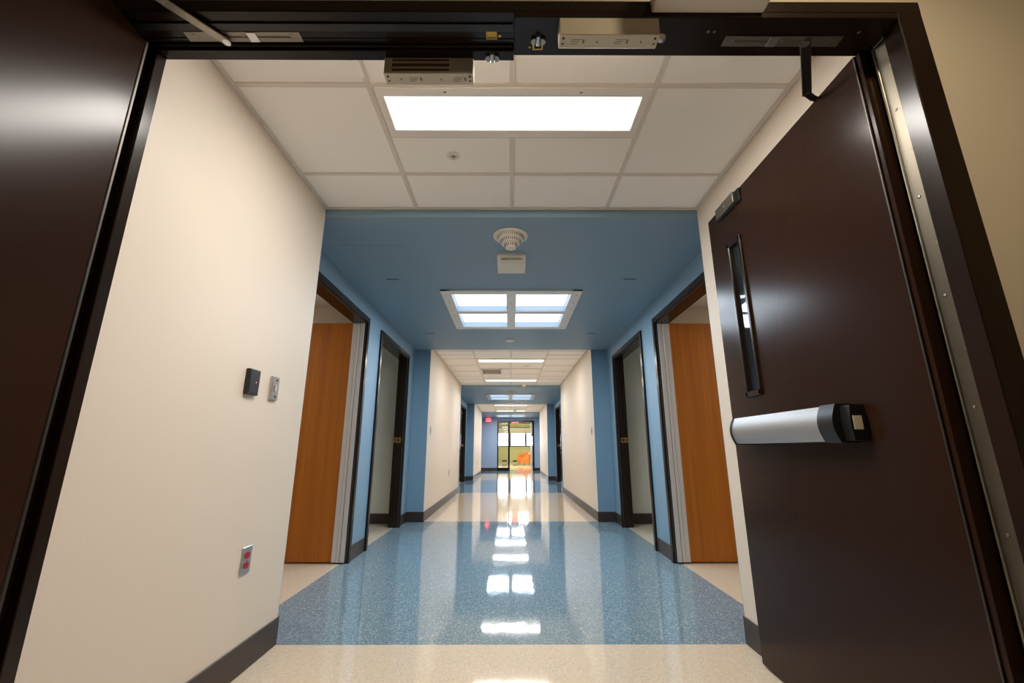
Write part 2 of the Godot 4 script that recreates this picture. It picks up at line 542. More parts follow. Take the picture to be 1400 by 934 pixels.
func build_ceilings() -> void:
	# the slab over everything keeps daylight out
	var roof := struct("ceiling_slab", "pale concrete slab above the corridor ceilings", "ceiling")
	slab(roof, "slab", Vector3(-4.7, 2.75, 3.0), Vector3(4.7, 2.95, ZF - 0.1), M.roof_board)
	var g := 0.625
	var c := struct("ceiling", "white tile ceiling between the double doors and the first blue soffit", "ceiling")
	tiles(c, [[-XW, -g, CZ, -1.53], [-g, 0, CZ, -1.53], [0, g, CZ, -1.53], [g, XW, CZ, -1.53],
		[-XW, -g, -1.53, -2.15], [g, XW, -1.53, -2.15], [-g, 0, -1.84, -2.15], [0, g, -1.84, -2.15],
		[-XW, -g, -2.15, ZA], [-g, 0, -2.15, ZA], [0, g, -2.15, ZA], [g, XW, -2.15, ZA]])
	for x in [-g, g]: bar_z(c, x, CZ, ZA)
	bar_z(c, 0.0, CZ, -1.53)
	bar_z(c, 0.0, -1.84, ZA)
	for z in [-1.53, -2.15]: bar_x(c, z, -XW, XW)
	bar_x(c, -1.84, -g, g)
	slab(c, "grid_bar", Vector3(-0.89, HC - 0.004, CZ), Vector3(-g, HC + 0.004, -1.487), M.tile_white, 0.001)
	edges(c, CZ, ZA)
	g = 0.61
	c = struct("ceiling", "white tile ceiling with the air grille between the first and second blue soffits", "ceiling")
	var rows := [ZB, -6.71, -7.015, -7.32, -7.93, -8.54, -9.15, -9.57, -10.18, ZC]
	for i in rows.size() - 1:
		for s in [[-XW, -g], [g, XW]]: tiles(c, [[s[0], s[1], rows[i], rows[i + 1]]])
		if i > 0:
			bar_x(c, rows[i], -XW, -g)
			bar_x(c, rows[i], g, XW)
	rows = [ZB, -6.71, -7.32, -7.625, -8.235, -8.29, -8.9, -9.57, -9.875, ZC]
	for i in rows.size() - 1:
		if i == 2 or i == 7: pass
		else:
			if i != 5: tiles(c, [[-g, 0, rows[i], rows[i + 1]]])
			tiles(c, [[0, g, rows[i], rows[i + 1]]])
			bar_z(c, 0.0, rows[i], rows[i + 1])
		if i > 0: bar_x(c, rows[i], -g, g)
	for x in [-g, g]: bar_z(c, x, ZB, ZC)
	edges(c, ZB, ZC)
	c = struct("ceiling", "white tile ceiling between the second and third blue soffits", "ceiling")
	rows = [ZD, -15.265, -15.57, -16.18, -16.79, -17.4, -17.61, -17.915, ZE]
	for i in rows.size() - 1:
		for s in [[-XW, -g], [g, XW]]: tiles(c, [[s[0], s[1], rows[i], rows[i + 1]]])
		if i != 1 and i != 6:
			for s in [[-g, 0.0], [0.0, g]]: tiles(c, [[s[0], s[1], rows[i], rows[i + 1]]])
		if i > 0: bar_x(c, rows[i], -XW, XW)
	for x in [-g, g]: bar_z(c, x, ZD, ZE)
	edges(c, ZD, ZE)
	# blue soffits with a square hole for each sky panel
	var names := ["first", "second", "third"]
	var bays := [[ZA, ZB, -4.492], [ZC, ZD, -12.42], [ZE, ZF, -19.6]]
	for i in 3:
		var b: Array = bays[i]
		var so := struct("ceiling_soffit", "blue painted dropped soffit over the %s bay of doors" % names[i], "ceiling")
		var z0: float = b[2] + 0.6
		var z1: float = b[2] - 0.6
		slab(so, "soffit_panel", Vector3(-XA - 0.1, HS, b[0]), Vector3(XA + 0.1, 2.56, z0), M.blue_paint)
		slab(so, "soffit_panel", Vector3(-XA - 0.1, HS, z1), Vector3(XA + 0.1, 2.56, b[1]), M.blue_paint)
		for s in [-1.0, 1.0]:
			slab(so, "soffit_panel", Vector3(s * 0.62, HS, z0), Vector3(s * (XA + 0.1), 2.56, z1), M.blue_paint)
		sky_panel(b[2], ["first", "second", "third"][i])

func sky_panel(z: float, which: String) -> void:
	var p := thing("sky_light_panel", "square four-pane sky-blue light panel in the %s blue soffit" % which, "light", Vector3(0, HS, z), "four-pane ceiling light panels")
	var hw := 0.68
	var hz := 0.664
	var y := -0.008
	part(p, "frame", joined([
		[Vector3(0, y, hz - 0.045), Vector3(hw * 2, 0.016, 0.09)], [Vector3(0, y, -hz + 0.045), Vector3(hw * 2, 0.016, 0.09)],
		[Vector3(hw - 0.048, y, 0), Vector3(0.096, 0.0161, hz * 2)], [Vector3(-hw + 0.048, y, 0), Vector3(0.096, 0.0161, hz * 2)],
		[Vector3(0, y + 0.0004, 0), Vector3(0.092, 0.016, hz * 2 - 0.1)], [Vector3(0, y + 0.0004, 0), Vector3(hw * 2 - 0.1, 0.0155, 0.085)]], 0.0015), M.white_enamel)
	for sx in [-1.0, 1.0]:
		for sz in [-1.0, 1.0]:
			var cx: float = sx * 0.315
			var cz: float = sz * 0.309
			var pane := part(p, "pane", cbox(Vector3(0.54, 0.006, 0.535)), M.sky_diffuser, Vector3(cx, 0.048, cz))
			part(pane, "pane_edge", joined([[Vector3(0.268, -0.026, 0), Vector3(0.003, 0.05, 0.535)], [Vector3(-0.268, -0.026, 0), Vector3(0.003, 0.05, 0.535)], [Vector3(0, -0.026, 0.2655), Vector3(0.535, 0.05, 0.003)], [Vector3(0, -0.026, -0.2655), Vector3(0.535, 0.05, 0.003)]], 0.0003), M.recess_white)
			part(pane, "gasket", joined([[Vector3(0, -0.004, -0.262), Vector3(0.53, 0.003, 0.004)], [Vector3(sx * 0.264, -0.004, 0), Vector3(0.004, 0.003, 0.53)]], 0.0003), M.grey_plate)
			area_light(p, Vector3(cx, -0.019, cz), Vector2(0.52, 0.51), Color(0.88, 0.945, 1.0), sky_e)
		for k in 6:
			part(p, "screw", lathe([Vector2(0.0, -0.003), Vector2(0.006, -0.002), Vector2(0.007, 0.0)], 10), M.dull_steel, Vector3(sx * (hw - 0.045), -0.016, -0.56 + 0.224 * k))
	for k in 2:
		part(p, "screw", lathe([Vector2(0.0, -0.003), Vector2(0.006, -0.002), Vector2(0.007, 0.0)], 10), M.dull_steel, Vector3(0.0, -0.016, -0.3 + 0.6 * k))

var sky_e := 1.12
var lamp_e := 3.1

func build_lights() -> void:
	for l in [[-1.688, "behind the double doors", 1.155], [-7.473, "in front of the air grille", 1.155], [-9.723, "beyond the air grille", 1.155], [-15.418, "just past the second blue soffit", 1.155], [-17.763, "before the third blue soffit", 1.155]]:
		var z: float = l[0]
		var p := thing("ceiling_light", "long bright ceiling light panel " + l[1], "light", Vector3(0.004, HC, z), "long corridor light panels")
		var hw := 0.612
		part(p, "frame", joined([
			[Vector3(0, 0.001, 0.127), Vector3(hw * 2, 0.014, 0.048)], [Vector3(0, 0.001, -0.127), Vector3(hw * 2, 0.014, 0.048)],
			[Vector3(hw - 0.018, 0.001, 0), Vector3(0.036, 0.0141, 0.30)], [Vector3(-hw + 0.018, 0.001, 0), Vector3(0.036, 0.0141, 0.30)]], 0.002), M.white_enamel)
		part(p, "diffuser", cbox(Vector3(1.155, 0.006, 0.21)), M.lamp_diffuser, Vector3(0, 0.004, 0))
		area_light(p, Vector3(0, -0.007, 0), Vector2(1.15, 0.205), Color(1.0, 0.975, 0.945), lamp_e * (1.0 if z > -3.0 else 0.68))
		for x in [-0.3, 0.3]: part(p, "catch", cbox(Vector3(0.012, 0.003, 0.008), 0.001), M.dull_steel, Vector3(x, -0.007, 0.13))
	# the room on this side of the double doors
	var q := thing("ceiling_light", "small round ceiling downlight in the hall before the double doors", "light", Vector3(0.92, 2.75, -0.36), "lights in the front hall")
	part(q, "trim_ring", lathe([Vector2(0.09, 0), Vector2(0.115, 0), Vector2(0.112, -0.008), Vector2(0.092, -0.012), Vector2(0.09, 0)], 40), M.white_enamel)
	part(q, "diffuser", cyl(0.089, 0.004), M.lamp_diffuser, Vector3(0, -0.004, 0))
	area_light(q, Vector3(0, -0.014, 0), Vector2(0.15, 0.15), Color(1.0, 0.92, 0.76), 1.0)

# ---------------------------------------------------------------- double doors and their frame
func build_entrance() -> void:
	var w := struct("wall_entrance", "cream wall around the double door frame", "wall")
	var wz := -1.12
	for s in [-1.0, 1.0]:
		slab(w, "cream_panel", Vector3(s * 1.245, 0, wz), Vector3(s * 2.0, 2.75, CZ + 0.002), M.cream_paint)
		slab(w, "hall_panel", Vector3(s * 2.0, 0, wz), Vector3(s * 2.1, 2.75, 3.0), M.hall_light_damping)
	slab(w, "cream_panel", Vector3(-1.2445, 2.30, wz), Vector3(1.2445, 2.75, CZ + 0.002), M.cream_paint)
	slab(w, "hall_panel", Vector3(-2.1, 0, 3.0), Vector3(2.1, 2.75, 3.1), M.hall_light_damping)

	var f := struct("trim_1", "dark bronze steel double door frame with a stepped head", "door frame")
	# jamb with the stop on the corridor side (card reader side)
	slab(f, "jamb_face", Vector3(-1.205, 0, FZ), Vector3(-1.263, 2.328, wz), M.bronze_frame, 0.003)
	slab(f, "jamb", Vector3(-1.205, 0, wz), Vector3(-1.24, 2.29, CZ), M.bronze_frame, 0.002)
	slab(f, "stop", Vector3(-1.178, 0, -1.145), Vector3(-1.206, 2.2835, CZ - 0.0028), M.bronze_frame, 0.002)
	# jamb with the stop on this side (push bar side)
	slab(f, "jamb_face", Vector3(1.187, 0, FZ), Vector3(1.263, 2.328, -1.09), M.bronze_frame, 0.003)
	slab(f, "jamb", Vector3(1.211, 0, -1.09), Vector3(1.245, 2.29, CZ), M.bronze_frame, 0.002)
	# head, stepped at the middle
	slab(f, "head_face", Vector3(-1.2632, 2.2832, FZ + 0.0006), Vector3(1.2632, 2.3285, wz), M.bronze_frame, 0.003)
	slab(f, "head", Vector3(-1.205, 2.283, wz), Vector3(1.211, 2.305, CZ), M.bronze_frame, 0.001)
	slab(f, "head_stop", Vector3(-1.178, 2.262, -1.145), Vector3(0.004, 2.284, CZ - 0.003), M.bronze_frame, 0.002)
	slab(f, "head_stop", Vector3(0.004, 2.262, FZ + 0.0012), Vector3(1.1868, 2.284, -1.125), M.bronze_frame, 0.002)
	for x in [-0.55, 0.62, 0.64, 1.1]:
		part(f, "screw", lathe([Vector2(0.0, -0.002), Vector2(0.004, -0.0015), Vector2(0.005, 0.0)], 10), M.dull_steel, Vector3(x, 2.283 if x < 0 else 2.262, -1.075))
	# black strips in the head rabbets
	slab(f, "black_strip", Vector3(-1.2, 2.274, -1.137), Vector3(0.0, 2.283, -1.145), M.black_plastic)
	slab(f, "black_strip", Vector3(-1.2, 2.277, -1.066), Vector3(0.0, 2.283, -1.09), M.black_plastic)

	# leaf swung towards the hall
	var d := struct("door_1", "plain dark bronze door leaf swung into the hall, hinge edge by the frame", "door")
	slab(d, "leaf", Vector3(-1.152, 0.01, -1.076), Vector3(-1.197, 2.222, 0.05), M.bronze_paint, 0.002)
	var he := slab(d, "hinge_edge", Vector3(-1.1505, 0.01, -1.076), Vector3(-1.196, 2.222, -1.086), M.dark_steel, 0.002)
	he.set_meta("label", "pale metal hinge edge")
	# leaf folded back into the corridor
	d = struct("door_2", "dark bronze door leaf with a push bar and slit window, folded against the wall", "door")
	var x0 := 1.165
	var x1 := 1.209
	var wy0 := 1.245
	var wy1 := 2.022
	var wz0 := -1.994
	var wz1 := -2.092
	part(d, "leaf", joined([
		[Vector3((x0 + x1) / 2, (0.012 + wy0) / 2, (-1.178 - 2.287) / 2), Vector3(x1 - x0, wy0 - 0.012, 2.287 - 1.178)],
		[Vector3((x0 + x1) / 2, (2.279 + wy1) / 2, (-1.178 - 2.287) / 2), Vector3(x1 - x0, 2.279 - wy1, 2.287 - 1.178)],
		[Vector3((x0 + x1) / 2, (wy0 + wy1) / 2, (-1.178 + wz0) / 2), Vector3(x1 - x0, wy1 - wy0, -1.178 - wz0)],
		[Vector3((x0 + x1) / 2, (wy0 + wy1) / 2, (wz1 - 2.287) / 2), Vector3(x1 - x0, wy1 - wy0, 2.287 + wz1)]], 0.0002), M.bronze_paint)
	slab(d, "edge_guard", Vector3(x0 - 0.0012, 0.012, -1.1765), Vector3(x0 + 0.004, 2.279, -1.1825), M.dark_steel, 0.001)
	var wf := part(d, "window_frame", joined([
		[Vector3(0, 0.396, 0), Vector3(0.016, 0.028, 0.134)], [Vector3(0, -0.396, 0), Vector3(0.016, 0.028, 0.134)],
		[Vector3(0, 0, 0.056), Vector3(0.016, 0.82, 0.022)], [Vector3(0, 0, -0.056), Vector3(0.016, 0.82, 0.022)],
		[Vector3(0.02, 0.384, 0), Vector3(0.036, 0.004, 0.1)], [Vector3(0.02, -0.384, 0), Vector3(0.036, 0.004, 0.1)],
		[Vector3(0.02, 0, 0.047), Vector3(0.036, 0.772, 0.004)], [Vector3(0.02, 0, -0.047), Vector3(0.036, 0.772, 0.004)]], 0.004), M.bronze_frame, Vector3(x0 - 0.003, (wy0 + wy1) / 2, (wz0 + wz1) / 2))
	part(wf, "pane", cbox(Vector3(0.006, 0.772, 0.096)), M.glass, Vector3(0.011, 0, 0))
	part(wf, "painted_gap_shade", cbox(Vector3(0.002, 0.772, 0.096)), M.black_plastic, Vector3(0.043, 0, 0))  # black sheet stands in for the shade in the gap behind the glass
	# silver continuous hinge between the jamb and the leaf
	var h := slab(d, "hinge_plate", Vector3(1.206, 0.02, -1.086), Vector3(1.2105, 2.275, -1.143), M.dull_hinge, 0.001)
	h.set_meta("label", "full height brushed steel hinge")
	part(h, "hinge_barrel", cyl(0.005, 2.255), M.steel, Vector3(-0.002, 0, -0.033))
	for k in 14:
		part(h, "screw", lathe([Vector2(0.0, 0.003), Vector2(0.0045, 0.002), Vector2(0.0055, 0.0)], 10), M.dull_steel, Vector3(-0.0022, 1.02 - 0.155 * k, 0.012 if k % 2 == 0 else -0.008), Vector3(0, 0, 90))
	slab(h, "top_cap", Vector3(-0.004, 1.126, 0.03), Vector3(0.002, 1.136, -0.03), M.dull_steel, 0.001)
	slab(d, "hinge_edge", Vector3(x0 + 0.005, 0.012, -1.160), Vector3(1.2085, 2.279, -1.178), M.bronze_paint, 0.001)
	# armature plate of the magnetic lock
	var ap := slab(d, "armature_plate", Vector3(x0 - 0.024, 2.214, -1.962), Vector3(x0 - 0.008, 2.276, -2.150), M.steel, 0.0015)
	ap.set_meta("label", "bright steel lock plate near the top edge")
	slab(d, "plate_base", Vector3(x0 - 0.009, 2.208, -1.93), Vector3(x0, 2.278, -2.158), M.black_plastic, 0.001)
	part(ap, "bolt", lathe([Vector2(0, 0.003), Vector2(0.006, 0.0025), Vector2(0.007, 0)], 12), M.satin_steel, Vector3(-0.008, 0, 0), Vector3(0, 0, 90))
	push_bar(d, x0)

	# arms of the concealed closers
	closer("closer_track", "pale closer track and arm in the frame head above the leaf in the hall", Vector3(-0.876, 2.281, -1.1125), 0.374, Vector3(-0.936, 2.270, -1.122), [Vector3(-1.039, 2.270, -0.996), Vector3(-1.172, 2.250, -0.82)], M.steel)
	closer("closer_track", "grey closer track and arm in the frame head above the folded-back leaf", Vector3(0.872, 2.260, -1.105), 0.378, Vector3(0.947, 2.251, -1.104), [Vector3(1.098, 2.262, -1.318), Vector3(1.15, 2.279, -1.356), Vector3(1.185, 2.283, -1.37)], M.dark_steel)
	maglock(Vector3(-0.283, 2.262, -1.170), 0.300, true)
	maglock(Vector3(0.295, 2.262, FZ), 0.305, false)
	strikes()
	# box above the frame
	var b := thing("door_sensor_box", "off-white flat box fixed over the frame head above the plain magnetic lock", "sensor", Vector3(0.597, 2.276, -1.028))
	part(b, "housing", cbox(Vector3(0.345, 0.09, 0.12), 0.004), M.white_plastic, Vector3(0, 0.045, 0.06))
	part(b, "lid", cbox(Vector3(0.33, 0.075, 0.006), 0.002), M.white_plastic, Vector3(0, 0.045, 0.122))

func cyl(r: float, h: float) -> Mesh:
	return lathe([Vector2(0, -h / 2), Vector2(r, -h / 2), Vector2(r, h / 2), Vector2(0, h / 2)], 16)

func push_bar(d: Node3D, x0: float) -> void:
	# profile: x is away from the door (towards -x in the scene), y up; pushed out along the leaf
	var p := PackedVector2Array([Vector2(0, 0.0), Vector2(0, 0.122)])
	for k in 13:
		var t := k / 12.0
		p.append(Vector2(-(0.046 + 0.026 * sin(PI * (0.08 + 0.84 * t))), 0.122 - 0.122 * t))
	var body := part(d, "push_bar", prism(p, 0.615, true), M.bar_steel, Vector3(x0 - 0.004, 1.002, -2.160))
	body.set_meta("label", "brushed steel push bar with black ends")
	var q := PackedVector2Array([Vector2(0.004, -0.004), Vector2(0.004, 0.126)])
	for k in 13:
		var t := k / 12.0
		q.append(Vector2(-(0.050 + 0.026 * sin(PI * (0.08 + 0.84 * t))), 0.126 - 0.13 * t))
	part(body, "end_cap", prism(q, 0.012, true), M.black_plastic, Vector3(0, 0, -0.012))
	part(body, "end_cap", prism(q, 0.075, true), M.black_plastic, Vector3(0, 0, 0.615))
	var r := PackedVector2Array([Vector2(0.004, 0.0), Vector2(0.004, 0.12), Vector2(-0.044, 0.118), Vector2(-0.05, 0.06), Vector2(-0.044, 0.002)])
	var tail := part(body, "tail_cap", prism(r, 0.045), M.black_plastic, Vector3(0, 0, 0.69))
	part(tail, "key_tab", cbox(Vector3(0.03, 0.045, 0.004), 0.001), M.beige_metal, Vector3(-0.026, 0.06, 0.046))

func closer(called: String, label: String, at: Vector3, length: float, pin: Vector3, way: Array, m: Material) -> void:
	var t := thing(called, label, "door closer", at)
	part(t, "track", cbox(Vector3(length, 0.004, 0.036), 0.001), M.dull_steel)
	part(t, "track_slot", cbox(Vector3(length * 0.62, 0.001, 0.006)), M.slot_dark, Vector3(length * 0.1 * (1.0 if at.x < 0 else -1.0), -0.0022, 0))
	for k in 3:
		part(t, "screw", lathe([Vector2(0, -0.002), Vector2(0.004, -0.0015), Vector2(0.005, 0)], 10), M.steel, Vector3(length * (-0.42 + 0.42 * k), -0.002, 0.006))
	var bk := cbox(Vector3(0.03, 0.003, 0.034), 0.001)
	part(t, "slide_block", bk, M.satin_steel, Vector3(length * 0.08 * (1.0 if at.x < 0 else -1.0), -0.003, 0))
	part(t, "pin", cyl(0.012, 0.016), M.satin_steel, pin - at + Vector3(0, 0.004, 0))
	var a: Vector3 = pin
	for i in way.size():
		var b: Vector3 = way[i]
		var v := b - a
		var w := 0.030 if i == 0 else 0.024
		var o := part(t, "arm", cbox(Vector3(w, 0.006, v.length() + 0.014), 0.002), m)
		o.position = (a + b) / 2 - at
		o.look_at_from_position((a + b) / 2, b, Vector3.UP)
		a = b

func maglock(at: Vector3, length: float, slotted: bool) -> void:
	# at: middle of the top edge of the face turned to the hall; the body hangs 0.066 m and is 0.048 m deep
	var t := thing("magnetic_lock", "beige magnetic door lock with a slotted face hanging behind the frame head" if slotted else "plain beige magnetic door lock hanging under the frame head", "door lock", at)
	part(t, "housing", cbox(Vector3(length, 0.066, 0.048), 0.002), M.beige_metal, Vector3(0, -0.033, -0.024))
	if slotted:
		for k in 3:
			part(t, "magnet_slot", cbox(Vector3(length * 0.64, 0.009 if k != 1 else 0.013, 0.002), 0.0005), M.slot_dark, Vector3(-length * 0.09, -0.012 - 0.02 * k, 0.0005))
		part(t, "cover", cbox(Vector3(length * 0.24, 0.058, 0.002), 0.0005), M.grey_plate, Vector3(length * 0.36, -0.033, 0.0005))
	else:
		part(t, "wire_tab", lathe([Vector2(0, -0.006), Vector2(0.012, -0.006), Vector2(0.012, 0.006), Vector2(0, 0.006)], 20), M.satin_steel, Vector3(length / 2 + 0.01, -0.056, -0.02), Vector3(90, 0, 0))
	for sx in [-1.0, 1.0]:
		part(t, "screw_hole", cyl(0.004, 0.002), M.dark_hole, Vector3(sx * (length / 2 - 0.012), -0.066, -0.012))
		part(t, "screw_hole", cyl(0.003, 0.002), M.dark_hole, Vector3(sx * (length / 2 - 0.012), -0.066, -0.03))
	for x in [-0.075, 0.06]:
		part(t, "screw", cyl(0.0035, 0.002), M.dull_steel, Vector3(x + (0.04 if not slotted else -0.02), -0.066, -0.024))
	# two small printed labels: rows of fine grey print
	for x in [-0.10 if not slotted else -0.05, 0.035 if not slotted else 0.10]:
		var rows := []
		for k in 3:
			rows.append([Vector3(x - 0.004 * k, -0.0664, -0.016 - 0.007 * k), Vector3(0.03 - 0.004 * k, 0.0006, 0.002)])
		rows.append([Vector3(x + 0.022, -0.0664, -0.022), Vector3(0.006, 0.0006, 0.014)])
		part(t, "printed_label", joined(rows, 0.0001), M.print_grey)

func strikes() -> void:
	var a := thing("latch_strike", "small brass box strike set in the frame head", "strike", Vector3(-0.069, 2.283, -1.10))
	part(a, "rim", joined([[Vector3(0, 0, 0.017), Vector3(0.036, 0.008, 0.005)], [Vector3(0, 0, -0.017), Vector3(0.036, 0.008, 0.005)], [Vector3(0.016, 0, 0), Vector3(0.005, 0.008, 0.034)], [Vector3(-0.016, 0, 0), Vector3(0.005, 0.008, 0.034)]], 0.001), M.brass)
	part(a, "cup", cbox(Vector3(0.03, 0.004, 0.03)), M.brass, Vector3(0, 0.001, 0))
	part(a, "screw", cyl(0.005, 0.006), M.brass, Vector3(0.026, -0.001, -0.006))
	part(a, "screw", cyl(0.005, 0.006), M.brass, Vector3(-0.026, -0.001, 0.014))
	for s in [[Vector3(-0.069, 2.262, -1.163), "butterfly-shaped steel roller catch under the frame head step", false], [Vector3(0.082, 2.262, -1.100), "steel roller catch with a brass box under the frame head", true]]:
		var at: Vector3 = s[0]
		var b := thing("roller_catch", s[1], "catch", at)
		part(b, "roller", cyl(0.007, 0.032), M.satin_steel, Vector3(0, -0.007, 0), Vector3(90, 0, 0))
		for sx in [-1.0, 1.0]:
			part(b, "wing", prism(PackedVector2Array([Vector2(0, -0.012), Vector2(0.010, -0.010), Vector2(0.015, 0.0), Vector2(0.010, 0.010), Vector2(0, 0.012)]), 0.006), M.steel, Vector3(sx * 0.009, -0.004, -0.004), Vector3(90, 0 if sx > 0 else 180, 0))
		if s[2]:
			part(b, "box_rim", joined([[Vector3(-0.014, -0.002, -0.02), Vector3(0.005, 0.006, 0.03)], [Vector3(0.014, -0.002, -0.02), Vector3(0.005, 0.006, 0.03)], [Vector3(0, -0.002, -0.034), Vector3(0.033, 0.006, 0.005)]], 0.001), M.brass)
			part(b, "screw", cyl(0.004, 0.005), M.brass, Vector3(-0.026, -0.001, -0.028))

# ---------------------------------------------------------------- end wall and the room beyond
func build_far_room() -> void:
	var w := struct("wall_end", "pale blue end wall around the glazed screen", "wall")
	var xl := -0.637
	var xr := 1.128
	slab(w, "pale_panel", Vector3(-XA - 0.1, 0, ZF), Vector3(xl, 2.75, ZF - 0.12), M.pale_blue_paint)
	slab(w, "pale_panel", Vector3(xr, 0, ZF), Vector3(XA + 0.1, 2.75, ZF - 0.12), M.pale_blue_paint)
	slab(w, "pale_panel", Vector3(xl, 2.318, ZF), Vector3(xr, 2.75, ZF - 0.12), M.pale_blue_paint)
	var bb := struct("baseboard_end", "dark baseboard along the end wall", "baseboard")
	slab(bb, "baseboard_strip", Vector3(-XA, 0, ZF + 0.008), Vector3(xl, 0.131, ZF), M.brown_rubber)
	slab(bb, "baseboard_strip", Vector3(xr, 0, ZF + 0.008), Vector3(XA, 0.131, ZF), M.brown_rubber)
	var t := struct("trim_10", "black metal frame of the glazed screen and doorway at the corridor end", "door frame")
	slab(t, "jamb", Vector3(xl, 0, ZF + 0.02), Vector3(xl + 0.055, 2.318, ZF - 0.13), M.bronze_frame, 0.003)
	slab(t, "jamb", Vector3(xr - 0.08, 0, ZF + 0.02), Vector3(xr, 2.318, ZF - 0.13), M.bronze_frame, 0.003)
	slab(t, "head", Vector3(xl, 2.26, ZF + 0.02), Vector3(xr, 2.318, ZF - 0.13), M.bronze_frame, 0.003)
	slab(t, "mullion", Vector3(-0.125, 0, ZF + 0.018), Vector3(-0.038, 2.262, ZF - 0.128), M.bronze_frame, 0.003)
	slab(t, "sill", Vector3(xl + 0.05, 0, ZF + 0.016), Vector3(-0.12, 0.14, ZF - 0.126), M.bronze_frame, 0.003)
	var g := struct("window_1", "tall glass sidelight beside the open doorway at the corridor end", "window")
	slab(g, "pane", Vector3(xl + 0.05, 0.135, ZF - 0.05), Vector3(-0.12, 2.265, ZF - 0.056), M.glass)
	var d := struct("door_7", "pale door standing open beyond the doorway at the corridor end", "door")
	slab(d, "leaf", Vector3(1.0, 0.012, ZF - 0.14), Vector3(1.045, 2.25, ZF - 1.05), M.pale_door, 0.002)
	for y in [0.25, 1.6]: slab(d, "hinge", Vector3(1.03, y, ZF - 0.128), Vector3(1.06, y + 0.11, ZF - 0.145), M.window_black, 0.001)
	# far room shell
	var z0 := ZF - 0.12
	var z1 := -32.5
	var r := struct("wall_lounge", "pale green lounge wall under the bright windows", "wall")
	slab(r, "green_panel", Vector3(-4.5, 0, z1), Vector3(4.5, 1.2, z1 - 0.12), M.green_paint)
	slab(r, "green_panel", Vector3(-4.5, 2.55, z1), Vector3(4.5, 2.9, z1 - 0.12), M.green_paint)
	for s in [-1.0, 1.0]:
		slab(r, "side_panel", Vector3(s * 4.5, 0, z0), Vector3(s * 4.62, 2.9, z1 - 0.12), M.green_paint)
		slab(r, "front_panel", Vector3(s * (XA + 0.1), 0, z0), Vector3(s * 4.5, 2.9, z0 + 0.1), M.cream_paint)
	slab(r, "front_panel", Vector3(-XA - 0.1, 2.74, z0), Vector3(XA + 0.1, 2.9, z0 + 0.1), M.cream_paint)
	for x in [-0.45, 0.35]:
		slab(r, "floor_outlet", Vector3(x - 0.18, 0.10, z1 + 0.02), Vector3(x + 0.18, 0.20, z1), M.black_plastic, 0.004)
	var rc := struct("ceiling_lounge", "pale lounge ceiling beyond the glazed screen", "ceiling")
	slab(rc, "ceiling_board", Vector3(-4.5, 2.8, z0), Vector3(4.5, 2.95, z1 - 0.12), M.tile_white)
	slab(rc, "beam", Vector3(-4.5, 2.64, -29.0), Vector3(4.5, 2.8, -29.2), M.slot_dark)
	# windows
	var n := 2
	var xs := [-4.5, -2.2, -0.03, 1.13, 3.3, 4.5]
	for i in xs.size() - 1:
		var wd := struct("window_%d" % n, ["bright lounge window in the corner", "bright lounge window seen through the glass sidelight", "bright lounge window above the orange chair", "bright lounge window past the orange chair", "bright lounge window in the far corner"][i], "window")
		n += 1
		var x0: float = xs[i]
		var x1: float = xs[i + 1]
		slab(wd, "sill", Vector3(x0, 1.17, z1 + 0.03), Vector3(x1, 1.24, z1 - 0.12), M.window_black, 0.003)
		slab(wd, "head", Vector3(x0, 2.5, z1 + 0.02), Vector3(x1, 2.56, z1 - 0.12), M.window_black, 0.003)
		slab(wd, "mullion", Vector3(x0 - 0.075, 1.22, z1 + 0.03), Vector3(x0 + 0.075, 2.52, z1 - 0.1), M.window_black, 0.003)
		slab(wd, "pane", Vector3(x0 + 0.05, 1.24, z1 - 0.06), Vector3(x1 - 0.05, 2.5, z1 - 0.066), M.glass)
		slab(wd, "roller_shade", Vector3(x0 + 0.002, 2.1, z1 + 0.036), Vector3(x1 - 0.002, 2.53, z1 + 0.032), M.shade_fabric)
	# ground outside so that the view is not empty below the horizon
	var gr := struct("ground", "pale paved ground outside the lounge windows", "ground")
	slab(gr, "paving", Vector3(-40, -0.4, z1 - 0.2), Vector3(40, -0.3, -110), M.asphalt)
	armchair(Vector3(0.90, 0, -29.6))
	exit_sign(Vector3(-1.066, 2.345, ZF + 0.05), "red exit sign high on the end wall beside the glazed screen", 0.285, 0.20)
	exit_sign(Vector3(0.22, 2.34, ZF - 1.2), "red exit sign hanging inside the doorway at the corridor end", 0.36, 0.22)
	# unseen lamp added to brighten the lounge and its green wall
	var l := thing("ceiling_light", "added unseen square ceiling light in the lounge beyond the glazed screen", "light", Vector3(0.4, 2.8, -25.5), "added lights in the lounge")
	part(l, "frame", joined([[Vector3(0, -0.01, 0.3), Vector3(1.22, 0.02, 0.03)], [Vector3(0, -0.01, -0.3), Vector3(1.22, 0.02, 0.03)], [Vector3(0.6, -0.01, 0), Vector3(0.03, 0.02, 0.6)], [Vector3(-0.6, -0.01, 0), Vector3(0.03, 0.02, 0.6)]], 0.002), M.white_enamel)
	part(l, "diffuser", cbox(Vector3(1.17, 0.006, 0.57)), M.lamp_diffuser, Vector3(0, -0.008, 0))
	area_light(l, Vector3(0, -0.024, 0), Vector2(1.15, 0.56), Color(1.0, 0.95, 0.88), 26.0)

